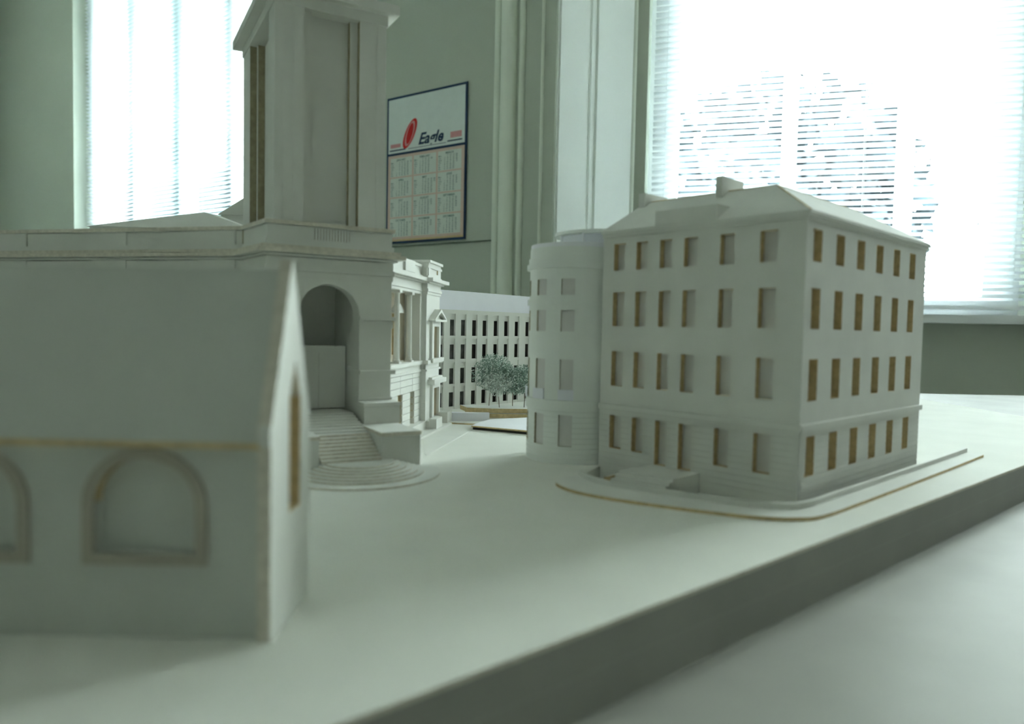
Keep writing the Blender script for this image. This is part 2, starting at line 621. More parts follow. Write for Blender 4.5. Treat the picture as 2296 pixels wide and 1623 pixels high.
def leaf_cloud(n, R, size, flat=1.0, shell=0.35):
    vs, fs = [], []
    for _ in range(n):
        while True:
            p = Vector((random.uniform(-1, 1), random.uniform(-1, 1), random.uniform(-1, 1)))
            if shell < p.length < 1:
                break
        p = Vector((p.x * R[0], p.y * R[1], p.z * R[2]))
        a = Vector((random.gauss(0, 1), random.gauss(0, 1), random.gauss(0, 1))).normalized()
        b = a.orthogonal().normalized()
        c = a.cross(b)
        s_ = size * random.uniform(0.6, 1.4)
        k = len(vs)
        vs += [tuple(p + b * s_), tuple(p + c * s_ * 0.6), tuple(p - b * s_), tuple(p - c * s_ * 0.6 + a * s_ * 0.3)]
        fs.append((k, k + 1, k + 2, k + 3))
    return vs, fs


vs, fs = leaf_cloud(1500, (2.6, 2.6, 2.5), 0.27, shell=0.2)
crown_me = bpy.data.meshes.new('crown')
crown_me.from_pydata(vs, [], fs)
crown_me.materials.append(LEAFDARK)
tk = MB()
tk.tube((0, 0, 0), (0, 0, 380), 22, 14, n=10)
trunk_me = None
GT = [(-1650, 2000, 1.0, 'leafy garden tree seen through the long blind, nearest the side wall'),
      (-800, 2400, 1.0, 'leafy garden tree seen through the long blind beside the mullion near the tower'),
      (290, 1130, 0.68, 'small leafy garden tree low behind the blind, between the two chimneys'),
      (620, 1760, 1.15, 'tall leafy garden tree behind the blind, above the chimney of the hipped roof'),
      (1150, 1250, 0.92, 'dark leafy garden tree behind the blind, beyond the mullion past the roof corner'),
      (1750, 1850, 1.0, 'dark leafy garden tree behind the bay windows, farthest from the calendar')]
for i, (x, y, sc, lab) in enumerate(GT):
    t = thing('garden_tree', x, y, gz, i * 1.1, lab, 'tree', 'garden trees beyond the blinds')
    if trunk_me is None:
        o = tk.build('trunk', BARK)
        trunk_me = o.data
        bpy.data.objects.remove(o)
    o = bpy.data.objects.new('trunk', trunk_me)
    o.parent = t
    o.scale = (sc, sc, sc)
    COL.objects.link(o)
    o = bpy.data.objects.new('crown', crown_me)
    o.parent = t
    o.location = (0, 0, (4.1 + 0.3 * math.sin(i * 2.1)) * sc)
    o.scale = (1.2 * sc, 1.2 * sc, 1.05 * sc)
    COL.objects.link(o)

# ------------------------------------------------------------------ table and base board
tab = thing('work_table', 0, 60, FL, 0, 'grey work table top below the cut edge of the white base board', 'table')
MB().box(XY, -125, 150, -165, 38, -6.0, -3.0).build('table_top', TABLE, tab)
for x in (-115, 140):
    for y in (-28, 155):
        MB().box(XY, x - 3, x + 3, -y - 3, -y + 3, FL, -6.0).build('leg', TABLE, tab)
be = Fr(7.58, 27.65, 49.2)
bd = [be.xy(-62, 0), be.xy(78, 0), (66.6, 150), (-80, 150), (-80, be.xy(-62, 0)[1])]
base = thing('base_board', 0, 60, -3.0, 0, 'x', 'x')
# the sheets are cut away for the sunken area before the four-storey block
WELL = -1.5
INNER = [(4.5, 47.6), (5.2, 46.0), (6.7, 44.3), (9.5, 42.5), (11.7, 41.1), (13.8, 40.1), (15.6, 39.75), (17.2, 40.4), (20.5, 43.4), (29.5, 51.8), (33.0, 55.1)]
_R = Fr(16.9, 41.54, 136.5)
_S = Fr(16.9, 41.54, 46.5)
well = [(p[0], p[1] + 0.28) for p in INNER] + [_S.xy(20.8, 0.2), _S.xy(20.8, -0.55), _S.xy(0.55, -0.55), _R.xy(-14.9, -0.55), _R.xy(-14.9, 0.1)]
MB().sheet(bd, well, -0.16, 0.0, 0, 1, 0).build('top_sheet', [BASE, RISER], base)
MB().sheet(bd, well, WELL, -0.165, 0, 1, 0).build('under_sheet', [BASE, TABLE], base)  # outer sides take the same shaded grey as the board below
MB().prism_xy(bd, -3.0, WELL - 0.005, 0, 1).build('plinth_frame', [BASE, TABLE], base)  # dark grey sides: deep shade on the board edge put into the colour
ar = MB()
ar.box(_R, -14.9, 0, -0.5, 0, WELL, -0.01)
ar.box(_S, 0.5, 20.8, -0.5, 0, WELL, -0.01)
ar.build('area_wall', CARD, base)
MB().prism_xy([_R.xy(-10.34, 0.02), _R.xy(-6.54, 0.02), _R.xy(-6.54, 4.2), _R.xy(-10.34, 4.8)][::-1], WELL, -0.01).build('area_bridge', CARD, base)
tag(base, 'broad off-white base board carrying all the card model buildings', 'base board')
seam_fr = Fr(-6.77, 54.64, math.degrees(math.atan2(2.96, 15.93)))

# ------------------------------------------------------------------ civic building with the arched corner entrance
P = Fr(-9.53, 56.0, 60.0)            # entrance front: u from -9.4 to 0
L0 = (-21.0, 55.6)
LW = Fr(L0[0], L0[1], 104.0)         # long wing beside it, u negative
G = Fr(-7.6, 74.0, 8.0)              # colonnaded wing: u from -18 to 0
civ = thing('civic_building', *P.xy(-4.7, -4), 0, P.rz,
            'card model of a civic building with arched corner entrance, columned flank and square tower', 'building model')
pL, pR = P.xy(-9.4, 0), P.xy(0, 0)
front_path = [LW.xy(-46, 0), L0, pL, pR, P.xy(0, -4.5)]

# entrance wall with the arch
AU, AR, AZ = -4.88, 2.32, 10.75
wl = MB()
pts = [(AU - AR, 3.0)] + [(AU + AR * math.cos(math.radians(180 - k * 7.5)), AZ + AR * math.sin(math.radians(180 - k * 7.5))) for k in range(25)] + [(AU + AR, 3.0)]
TT, TB = 0.0, -1.5
top = 14.3
wl.box(P, -9.4, AU - AR, TB, TT, 0, top)
wl.box(P, AU + AR, 0, TB, TT, 0, top)
for k in range(1, 25):
    (a, za), (b, zb) = pts[k], pts[k + 1]
    wl.poly([P(a, TT, za), P(b, TT, zb), P(b, TT, top), P(a, TT, top)])
    wl.poly([P(b, TB, zb), P(a, TB, za), P(a, TB, top), P(b, TB, top)])
    wl.poly([P(a, TB, za), P(b, TB, zb), P(b, TT, zb), P(a, TT, za)], 2)
wl.poly([P(AU - AR, TT, top), P(AU + AR, TT, top), P(AU + AR, TB, top), P(AU - AR, TB, top)])
wl.build('entrance_wall', [CARD, EDGE, CARD], civ)
# porch chamber behind the arch
ch = MB()
ch.box(P, AU - AR - 0.5, AU - AR, -6.6, TB, 0, 14.2)
ch.box(P, AU + AR, AU + AR + 0.5, -6.6, TB, 0, 14.2)
ch.box(P, AU - AR - 0.5, AU + AR + 0.5, -7.1, -6.6, 0, 14.2)
ch.box(P, AU - AR - 0.5, AU + AR + 0.5, -7.1, TB, 13.4, 14.2)
ch.build('porch_chamber', CARD, civ)
dr = MB()
dr.box(P, AU - AR + 0.04, AU + AR - 0.1, -4.2, -3.15, 3.43, 8.38)
door = dr.build('door_screen', CARD, civ)
for (a, b) in ((AU - AR + 0.35, AU - 0.06), (AU + 0.06, AU + AR - 0.35)):
    MB().box(P, a, b, -3.16, -3.06, 3.46, 7.85).build('door_leaf', CARD, door)
MB().box(P, AU - AR + 0.3, AU + AR - 0.3, -3.16, -3.0, 7.95, 8.05).build('transom', CARD, door)
for (a, b) in ((-9.5, AU - AR + 0.05), (AU + AR - 0.05, 0.1)):
    MB().box(P, a, b + 0.15, TB, 0.45, 10.44, 10.76).build('impost', CARD, civ)
    MB().box(P, a, b, TB, 0.18, 9.85, 10.40).build('impost_band', CARD, civ)
    MB().box(P, a, b + 0.15, TB, 0.42, 6.3, 6.6).build('string_moulding', CARD, civ)
    MB().box(P, a, b, TB, 0.10, 4.3, 4.48).build('base_moulding', CARD, civ)

# long wing wall and splayed return
lw = MB()
lw.box(LW, -46, 0.0, -1.2, 0, 0, 14.3)
lw.hexa([(L0[0], L0[1], 0), (pL[0], pL[1], 0), (*P.xy(-8.4, -1.5), 0), (*LW.xy(0.5, -1.2), 0),
         (L0[0], L0[1], 14.3), (pL[0], pL[1], 14.3), (*P.xy(-8.4, -1.5), 14.3), (*LW.xy(0.5, -1.2), 14.3)])
lw.build('side_wall', CARD, civ)
for (z0, z1, o_, i_, nm) in ((13.50, 13.86, 0.07, 1.0, 'architrave'), (13.92, 14.3, 0.18, 1.0, 'architrave'), (14.3, 14.92, 0.08, 1.0, 'frieze'),
                             (14.98, 15.12, 0.35, 1.0, 'bed_moulding'), (15.18, 15.46, 0.85, 1.2, 'cornice'), (15.5, 15.75, 0.55, 1.2, 'cornice'),
                             (15.75, 16.15, 0.12, 1.0, 'parapet_plinth'), (17.24, 17.54, 0.2, 0.7, 'coping')):
    MB().course(front_path, z0, z1, o_, i_, 0, 1 if nm in ('cornice', 'coping') else None).build(nm, [CARD, RISER], civ)
jn = MB()
for (a, b) in (((LW.xy(-0.12, 0.03)), 16.15),):
    jn.box(LW, -0.05, 0.02, -0.3, 0.03, 16.15, 17.24)
jn.build('joint_strip', TEDGE, civ)
# parapet walls; the entrance bay has a run of baluster slits
MB().course([LW.xy(-46, 0), L0, pL], 16.15, 17.2, -0.02, 0.6).build('parapet', CARD, civ)
slits = [(-6.02 + k * 0.218, -6.02 + k * 0.218 + 0.035, 16.3, 17.15) for k in range(13)]
pp = MB().wall(P, -9.4, 0, 16.15, 17.2, 0, -0.25, slits)
pp.box(P, -9.4, 0, -0.7, -0.26, 16.15, 17.2)
pp.build('parapet', [CARD, TEDGE], civ)
for u in (-3.9, -14, -24, -34):
    MB().box(LW, u, u + 3.3, -0.5, 0.18, 13.85, 14.95).build('frieze_block', CARD, civ)
    MB().box(LW, u, u + 3.3, -0.5, 0.14, 16.15, 17.22).build('parapet_pier', CARD, civ)
rf = MB()
rf.prism_xy([LW.xy(-46, -0.8), LW.xy(0, -0.8), P.xy(-9.2, -0.6), P.xy(-0.3, -0.6), P.xy(-0.3, -9), LW.xy(-2, -4.5), LW.xy(-46, -4.5)], 15.2, 15.5)
rf.build('flat_roof', CARD, civ)

# square tower standing over the entrance
ZT0, ZT1 = 15.5, 35.0
tu0, tu1, tv0, tv1 = -8.62, -0.12, -14.6, -1.5
tw = MB()
tw.box(P, tu0 + 1.1, tu1 - 1.1, tv0 + 1.1, tv1 - 1.1, ZT0, ZT1)
tower = tw.build('tower_core', CARD, civ)
for cu, su in ((tu0, 1), (tu1, -1)):
    for cv, sv in ((tv1, -1), (tv0, 1)):
        a, b = sorted((cu, cu + su * 2.15))
        pv_d = 2.15 if sv < 0 else 3.2
        c, d = sorted((cv, cv + sv * pv_d))
        cp_ = MB().box(P, a, b, c, d, ZT0, ZT1 - 1.5, 0)
        cp_.m[3 if su > 0 else 5] = 1
        cp_.m[4 if sv < 0 else 2] = 1
        cp_.build('corner_pier', [CARD, TEDGE], tower)
        # stepped jambs beside the piers, brown cut edges showing
        a2, b2 = sorted((cu + su * 2.15, cu + su * 2.75))
        c2, d2 = sorted((cv + sv * 0.55, cv + sv * 1.2))
        j1 = MB()
        j1.box(P, a2, b2, c2, d2, ZT0, ZT1 - 1.5, 0)
        j1.m[3] = j1.m[5] = 1
        j1.build('stepped_jamb', [CARD, TEDGE], tower)
        a2, b2 = sorted((cu + su * 0.55, cu + su * 1.2))
        c2, d2 = sorted((cv + sv * pv_d, cv + sv * (pv_d + 0.6)))
        j1 = MB()
        j1.box(P, a2, b2, c2, d2, ZT0, ZT1 - 1.5, 0)
        j1.m[2] = j1.m[4] = 1
        j1.build('stepped_jamb', [CARD, TEDGE], tower)
for (u, w_) in ((tu0 + 0.62, 0.05), (tu0 + 1.35, 0.05), (tu1 - 0.75, 0.05)):
    MB().box(P, u, u + w_ * 2, tv1 - 0.2, tv1 + 0.03, ZT0, ZT1 - 1.5).build('pilaster_fillet', CARD, tower)
tq = [P.xy(tu0, tv1), P.xy(tu1, tv1), P.xy(tu1, tv0), P.xy(tu0, tv0), P.xy(tu0, tv1)]
for (z0, z1, o_) in ((ZT1 - 1.5, ZT1 - 0.7, 0.1), (ZT1 - 0.7, ZT1, 0.8)):
    MB().box(P, tu0 - o_, tu1 + o_, tv0 - o_, tv1 + o_, z0, z1).build('tower_cornice', CARD, tower)
MB().box(P, tu0 + 0.6, tu1 - 0.6, tv0 + 0.6, tv1 - 0.6, ZT1, ZT1 + 2.2).build('tower_attic', CARD, tower)

# entrance stairs
FU0, FU1 = -7.15, -3.0
stair = MB()
stair.box(P, FU0, FU1, -4.2, -0.5, 0, 3.36)
stairs = stair.build('stair_landing', CARD, civ)
n1 = 8
for k in range(n1):                      # lower flight from the rounded steps up to z 2.35
    z = 0.84 + 1.51 * (k + 1) / n1
    v = 6.6 - 3.0 * k / n1
    MB().box(P, FU0, FU1, -0.45, v, z - 1.51 / n1, z, 0, 0, 1).build('step', [CARD, RISER], stairs)
n2 = 7
for k in range(n2):                      # upper flight to the door sill
    z = 2.35 + 1.01 * (k + 1) / n2
    v = 3.4 - 3.8 * k / n2
    MB().box(P, FU0, FU1, -0.49, v, z - 1.01 / n2, z).build('step', CARD, stairs)
MB().box(P, FU0, FU1, 0, 6.4, 0, 0.84).build('stair_core', CARD, stairs)
for (a, b) in ((-2.95, 0.0), (-10.1, -7.2)):
    MB().box(P, a + .05, b - .05, 0.0, 6.32, 0, 2.36).build('cheek_wall', CARD, civ)
    MB().box(P, a, b, 0.0, 6.42, 2.4, 2.66, 0, 0, 1).build('cheek_coping', [CARD, RISER], civ)
    MB().box(P, a + 0.3, b + 0.15, 0.0, 1.75, 2.66, 3.97).build('pedestal', CARD, civ)
    MB().box(P, a + 0.25, b + 0.2, 0.0, 1.8, 4.0, 4.25).build('pedestal_cap', CARD, civ)
for k in range(7):                       # rounded steps spreading onto the square
    z = 0.12 * (k + 1)
    r = 5.5 if k == 0 else 4.4 - 0.4 * (k - 1)
    arc = []
    for q in range(49):
        t = math.radians(-96 + 192 * q / 48)
        arc.append((-4.5 + r * math.sin(t), 6.3 + r * math.cos(t)))
    MB().prism_xy(arc[::-1], z - 0.12, z, 0, 1, P).build('rounded_step', [CARD, RISER], stairs)

# colonnaded wing
GP = [G.xy(-18.2, -0.55), G.xy(-5.2, -0.55), G.xy(-5.2, 0), G.xy(0, 0), G.xy(0, -7)]
gw = MB()
gw.wall(G, -16.9, -5.0, 6.6, 13.3, -2.2, -2.8, [(-16.6 + k * 3.82 - 0.1, -16.6 + k * 3.82 + 1.6, 7.4, 11.2) for k in range(3)])
gw.box(G, -13.0, -5.0, -7, -3.2, 0, 14.2)
gw.build('loggia_wall', [TANC, EDGE], civ)
for k in range(3):
    u = -15.85 + k * 3.82
    MB().box(G, u - 0.95, u + 0.95, -3.1, -2.85, 7.3, 11.3).build('window', PANE, civ)
    MB().prism_uz(G, [(u - 1.2, 11.3), (u + 1.2, 11.3), (u + 1.2, 11.5), (u, 12.2), (u - 1.2, 11.5)], -2.2, -1.7).build('pediment', CARD, civ)
for u in (-16.1, -12.3, -8.5):
    c = MB()
    x, y = G.xy(u, -0.75)
    c.lathe(x, y, [(0.33, 6.95), (0.33, 7.1), (0.27, 7.2), (0.25, 10), (0.225, 12.8), (0.29, 12.95)], 14)
    col_ = c.build('column', CARD, civ, smooth=False)
    MB().box(G, u - 0.38, u + 0.38, -1.13, -0.37, 12.95, 13.2).build('capital', CARD, col_)
    MB().box(G, u - 0.38, u + 0.38, -1.13, -0.37, 6.8, 6.96).build('column_base', CARD, col_)
MB().box(G, -5.9, -5.2, -1.2, -0.45, 6.8, 13.2).build('pilaster', CARD, civ)
for (z0, z1, o_, i_, nm) in ((13.2, 13.45, 0.1, 1.2, 'architrave'), (13.47, 13.75, 0.18, 1.2, 'architrave'), (13.75, 14.25, 0.08, 1.2, 'frieze'),
                             (14.25, 14.4, 0.35, 1.2, 'bed_moulding'), (14.42, 14.75, 0.8, 1.4, 'cornice'),
                             (14.75, 15.0, 0.15, 0.8, 'parapet_plinth'), (15.0, 15.75, 0.0, 0.6, 'parapet'), (15.75, 16.0, 0.16, 0.8, 'coping'),
                             (6.45, 6.82, 0.3, 2.4, 'string_course'), (5.75, 5.95, 0.15, 1.0, 'string_course')):
    MB().course(GP, z0, z1, o_, i_).build(nm, CARD, civ)
for u in (-17.6, -11.2):
    MB().box(G, u, u + 3.1, -1.2, -0.35, 15.0, 16.05).build('parapet_pier', CARD, civ)
MB().box(G, -13, -0.1, -7, -0.9, 14.25, 14.75).build('flat_roof', CARD, civ)
MB().box(G, -17.2, -5.22, -1.5, -0.5, 5.95, 6.45).build('apron_panel', CARD, civ)
# attic block over the end pavilion with a recessed panel
ab = MB()
ab.wall(G, -5.0, -0.15, 15.0, 16.25, 0.12, -0.12, [(-4.0, -1.4, 15.3, 15.95)])
ab.box(G, -5.0, -0.15, -2.4, -0.13, 15.0, 16.25)
attic = ab.build('attic_block', CE, civ)
MB().box(G, -5.2, 0.05, -2.6, 0.3, 16.25, 16.5).build('attic_coping', CARD, attic)
# rusticated ground storey: coursed blocks between the openings
MB().wall(G, -18.2, -5.2, 0.0, 5.75, -0.62, -1.5, [(-16.3, -14.9, 0.9, 4.4), (-12.5, -11.1, 0.9, 4.4), (-8.7, -7.3, 0.9, 4.4)]).build('ground_storey_core', CE, civ)
MB().box(G, -16.9, -5.2, -2.3, -1.9, 0.0, 5.75).build('ground_storey_backing', CARD, civ)
zc = 0.95
while zc < 5.7:
    z1 = min(zc + 0.62, 5.74)
    segs = [(-18.2, -16.3), (-14.9, -12.5), (-11.1, -8.7), (-7.3, -5.25)] if z1 < 4.45 else [(-18.2, -15.62), (-15.55, -11.82), (-11.75, -8.02), (-7.95, -5.25)]
    for (a, b) in segs:
        MB().box(G, a, b, -1.2, -0.5, zc, z1 - 0.05).build('stone_block', CARD, civ)
    # corner blocks of the pavilion return
    MB().box(G, -5.26, -4.2, -1.4, 0.03, zc, z1 - 0.05).build('quoin_block', CARD, civ)
    zc += 0.62
pv = MB()
pv.wall(G, -5.2, 0, 0, 13.2, 0, -0.28, [(-3.05, -1.0, 6.95, 10.1), (-2.75, -0.75, 1.05, 3.95)])
pv.box(G, -5.2, 0, -7, -0.9, 0, 14)
pv.box(G, -5.2, -5.0, -3, -0.05, 0, 13.2)
pav = pv.build('pavilion_wall', [CARD, TANC], civ)
MB().box(G, -3.1, -0.95, -0.5, -0.3, 6.9, 10.15).build('window', TANC, pav)
MB().box(G, -2.8, -0.7, -0.5, -0.3, 1.0, 4.0).build('door', TANC, pav)
MB().wall(G, -3.75, -0.35, 6.95, 10.6, 0.25, 0, [(-3.05, -1.0, 6.95, 10.1)], rev=0).build('window_frame', CARD, pav)
MB().wall(G, -3.35, -0.2, 1.05, 4.35, 0.25, 0, [(-2.75, -0.75, 1.05, 3.95)], rev=0).build('door_frame', CARD, pav)
MB().box(G, -4.3, 0.2, 0, 0.5, 6.55, 6.95).build('window_sill', CARD, pav)
MB().box(G, -4.6, 0.35, 0, 0.75, 4.45, 4.9).build('door_hood', CARD, pav)
MB().box(G, -4.2, 0.1, 0, 0.4, 4.9, 5.1).build('door_hood', CARD, pav)
pd = MB()
pd.prism_uz(G, [(-4.4, 10.6), (0.5, 10.6), (0.5, 10.82), (-4.4, 10.82)], 0, 0.7)
ped = pd.build('pediment', CARD, pav)
MB().prism_uz(G, [(-4.4, 10.82), (-4.1, 10.82), (-1.95, 11.55), (0.2, 10.82), (0.5, 10.82), (-1.95, 11.85)], 0, 0.7).build('raking_cornice', CARD, ped)
MB().prism_uz(G, [(-4.2, 10.82), (0.3, 10.82), (-1.95, 11.6)], 0, 0.2).build('tympanum', CARD, ped)
# stepped plinth of the wing and blocks in front of the pavilion
MB().course([G.xy(-15.5, 0.1), G.xy(-5.3, 0.1), G.xy(-5.3, 0.45), G.xy(0.2, 0.45)], 0.2, 0.95, 0.0, 1.5).build('wing_plinth', CARD, civ)
MB().box(G, -5.2, -2.9, 0.4, 1.15, 0.2, 1.15).build('plinth_block', CARD, civ)
MB().box(G, -0.6, 1.4, 0.0, 1.15, 0.2, 1.3).build('plinth_block', CARD, civ)
MB().prism_xy([P.xy(0.0, 6.3), (-6.9, 56), (-8.0, 63.2), (-6.1, 73.6), (-7.0, 75), (-12, 75), (-14, 58)], 0.0, 0.2).build('pavement_slab', CARD, civ)

# ------------------------------------------------------------------ rear roofs showing above the long wing
hs = thing('gabled_house', -27.5, 70, 0, 0, 'small card house model with hipped roof showing above the long parapet', 'building model')
h = MB()
h.box(XY, -42, -26, -81, -71, 0, 19.3)
h.build('house_wall', CARD, hs)
r = MB()
e = [(-42.3, 70.7, 19.3), (-25.7, 70.7, 19.3), (-25.7, 81.3, 19.3), (-42.3, 81.3, 19.3)]
t0, t1 = (-32.0, 74.0, 21.4), (-30.9, 75.0, 21.25)
r.poly([e[0], e[1], t1, t0])
r.poly([e[1], e[2], t1])
r.poly([e[2], e[3], t0, t1])
r.poly([e[3], e[0], t0])
r.poly([e[3], e[2], e[1], e[0]])
r.build('hipped_roof', CARD, hs)
h2 = thing('roofed_hall', -28, 86, 0, 0, 'taller card roof model rising between the small hipped house and the tower', 'building model')
MB().box(XY, -33.9, -19.5, -95, -83, 0, 22.5).build('hall_wall', CARD, h2)
MB().prism_uz(Fr(-34.2, 82.7, 90), [(0, 22.5), (15, 22.5), (7.5, 27.3)], -12.6, 0).build('hall_roof', CARD, h2)

# ------------------------------------------------------------------ four-storey block with the hipped roof
K = 0.935
Rk = Fr(16.9, 41.54, 136.5)
Sk = Fr(16.9, 41.54, 46.5)
blk = thing('hipped_block', 16.9, 41.54, 0, Rk.rz, 'four-storey card block model with hipped roof, chimneys and brown-edged window recesses', 'building model')


def zk(z):
    return 10 - K * (10 - z)


ucol = [(-15.05, -13.95), (-12.93, -11.93), (-10.82, -9.83), (-8.8, -7.72), (-5.95, -4.87), (-3.06, -1.88)]
ucol = [(a * K, b * K) for a, b in ucol]
rows = [(zk(14.66), zk(16.69)), (zk(10.4), zk(12.98)), (zk(5.79), zk(8.46)), (zk(0.94), zk(3.49))]
scol = [(0.85, 2.1), (4.15, 5.4), (7.45, 8.7), (10.75, 12.0), (14.05, 15.3), (17.35, 18.6)]
RL, SL, DEP = -16.1 * K, 21.0, 8.1
hR, hS = [], []
for (z0, z1) in rows:
    for i, (a, b) in enumerate(ucol):
        hR.append((a, b, zk(0.24) if (z0 < 2 and i in (2, 3)) else z0, z1))
    for (a, b) in scol:
        hS.append((a, b, z0, z1))
ZB0, ZB1, ZE = zk(3.95), zk(4.35), zk(17.2)
RD = 0.5
MB().wall(Rk, RL, 0, ZB0, ZE, 0, -RD, hR).build('facade_wall', CE, blk)
MB().wall(Sk, RD, SL, ZB0, ZE, 0, -RD, hS).build('side_wall', CE, blk)
# coursed ground storey
MB().wall(Rk, RL, 0, 0, ZB0, -0.04, -RD, hR).build('ground_storey_core', CE, blk)
MB().wall(Sk, RD, SL, 0, ZB0, -0.04, -RD, hS).build('ground_storey_core', CE, blk)
nc = 11
for k in range(nc):
    z0, z1 = ZB0 * k / nc, ZB0 * (k + 1) / nc - 0.04
    MB().wall(Rk, RL, 0, z0, z1, 0.02, -0.05, hR).build('stone_course', CE, blk)
    MB().wall(Sk, 0, SL, z0, z1, 0, -0.05, hS).build('stone_course', CE, blk)
for (a, b, z0, z1) in hR:
    MB().box(Rk, a - 0.06, b + 0.06, -RD - 0.12, -RD - 0.005, z0 - 0.06, z1 + 0.06).build('window' if z0 > zk(0.3) else 'door', PANE, blk)
for (a, b, z0, z1) in hS:
    MB().box(Sk, a - 0.06, b + 0.06, -RD - 0.12, -RD - 0.005, z0 - 0.06, z1 + 0.06).build('window', PANE, blk)
bp = [Rk.xy(RL, 0), Rk.xy(0, 0), Sk.xy(SL, 0)]
MB().course(bp, ZB0, ZB1, 0.22, 0.3).build('belt_course', CARD, blk)
MB().course(bp, ZE, zk(17.45), 0.16, 0.6).build('eaves_fascia', CARD, blk)
MB().course(bp, zk(17.45), zk(17.7), 0.3, 0.8).build('eaves_cornice', CARD, blk)
bk = MB()
bk.box(Rk, RL, RL + 0.4, -DEP, -RD, 0, ZE)
bk.box(Rk, RL, -DEP, -DEP, -DEP + 0.4, 0, ZE)
bk.box(Sk, DEP, SL, -DEP, -DEP + 0.4, 0, ZE)
bk.box(Sk, SL - 0.4, SL, -DEP, -RD, 0, ZE)
bk.build('rear_wall', CARD, blk)
# roof: two ridges meeting above the corner
ZR0, ZR1 = zk(17.7), zk(20.45)
o_ = 0.3
e0, e1, e2 = (*Rk.xy(RL, o_), ZR0), (*Rk.xy(o_, o_), ZR0), (*Sk.xy(SL + o_, o_), ZR0)
e3, e4, e5 = (*Sk.xy(SL + o_, -DEP - o_), ZR0), (*Rk.xy(-DEP - o_, -DEP - o_), ZR0), (*Rk.xy(RL, -DEP - o_), ZR0)
r0, r1, r2 = (*Rk.xy(RL + 0.75, -3.95), ZR1), (*Rk.xy(-3.95, -3.95), ZR1), (*Sk.xy(SL - 3.5, -3.95), ZR1)
rf = MB()
rf.poly([e0, e1, r1, r0])
rf.poly([e1, e2, r2, r1])
rf.poly([e2, e3, r2])
rf.poly([e3, e4, r1, r2])
rf.poly([e4, e5, r0, r1])
rf.poly([e5, e0, r0])
rf.poly([e0, e5, e4, e1])
rf.poly([e1, e4, e3, e2])
roof = rf.build('hipped_roof', CARD, blk)
hipbead = MB()
for a, b in ((e1, r1), (r0, r1), (r1, r2)):
    hipbead.tube(a, b, 0.05, n=6)
hipbead.build('ridge_edge', EDGE, roof)
at = MB()
at.box(Rk, -11.12 * K, -6.12 * K, -2.8, 0.31, zk(17.72), zk(18.75))
at.build('roof_dormer', CARD, blk)
for (a, b, zt) in ((-15.35 * K, -14.75 * K, zk(21.05)), (-8.45 * K, -7.92 * K, zk(21.46))):
    MB().box(Rk, a, b, -6.0, -3.1, zk(18.6), zt, 0).build('chimney', CARD, blk)
# entrance platform and its steps
en = [(-10.9 * K, -7.3 * K)]
ua, ub = -10.95 * K, -7.1 * K
pf = MB()
pf.prism_xy([(ua - 0.1, 0), (ub + 0.1, 0), (ub + 0.1, 3.0), (ua - 0.1, 3.6)][::-1], 0, 0.85, 0, None, Rk)
plat = pf.build('entrance_platform', CARD, blk)
for k in range(3):
    d = 0.42 * (k + 1)
    MB().prism_xy([(ua - 0.1, 3.0), (ub + 0.1, 2.6), (ub + 0.1, 3.0 + d), (ua - 0.1, 3.6 + d)][::-1], 0, 0.85 - 0.19 * (k + 1), 0, None, Rk).build('step', CARD, plat)
MB().box(Rk, ua - 0.28, ua - 0.1, 3.2, 4.9, 0.15, 0.62, 0, None, 1).build('step_cheek', CE, plat)

# ------------------------------------------------------------------ curved pavement and low wall before it


def smooth_path(pts, n=6):
    out = []
    for i in range(len(pts) - 1):
        p0, p1, p2, p3 = pts[max(i - 1, 0)], pts[i], pts[i + 1], pts[min(i + 2, len(pts) - 1)]
        for k in range(n):
            t = k / n
            out.append(tuple(0.5 * (2 * p1[j] + (p2[j] - p0[j]) * t + (2 * p0[j] - 5 * p1[j] + 4 * p2[j] - p3[j]) * t * t + (3 * p1[j] - p0[j] - 3 * p2[j] + p3[j]) * t ** 3) for j in (0, 1)))
    return out + [pts[-1]]


outer = smooth_path([(3.3, 46.9), (3.0, 45.4), (4.0, 43.4), (6.0, 41.7), (9.0, 40.0), (11.5, 38.8), (13.5, 38.05), (15.5, 37.95), (17.2, 38.6), (21, 42.0), (30, 50.4), (40, 59.9)])
inner = smooth_path([(4.6, 48.0), (5.2, 46.0), (6.7, 44.3), (9.5, 42.5), (11.7, 41.1), (13.8, 40.1), (15.6, 39.75), (17.2, 40.4), (20.5, 43.4), (29.5, 51.8), (39.5, 61.3)])
pv_ = MB().prism_xy(outer + inner[::-1], 0.0, 0.2, 0, 1).build('curved_pavement', [CARD, EDGE])
tag(pv_, 'curved card pavement plate with brown cut edge before the four-storey block', 'pavement')
lw_ = MB().course(inner, 0.2, 0.52, 0.0, 0.28, 0)
lwo = lw_.build('low_wall', CARD)
tag(lwo, 'low curved card wall edging the sunken area before the four-storey block', 'wall')

# ------------------------------------------------------------------ round tower
TX, TY, TR = 4.92, 56.3, 3.62
twr = thing('round_tower', TX, TY, 0, 0, 'pale card round tower model with banded wall and flat disc roof', 'building model')


def cyl(u, v, z):
    a = math.radians(u)
    return (TX + (TR + v) * math.sin(a), TY - (TR + v) * math.cos(a), z)


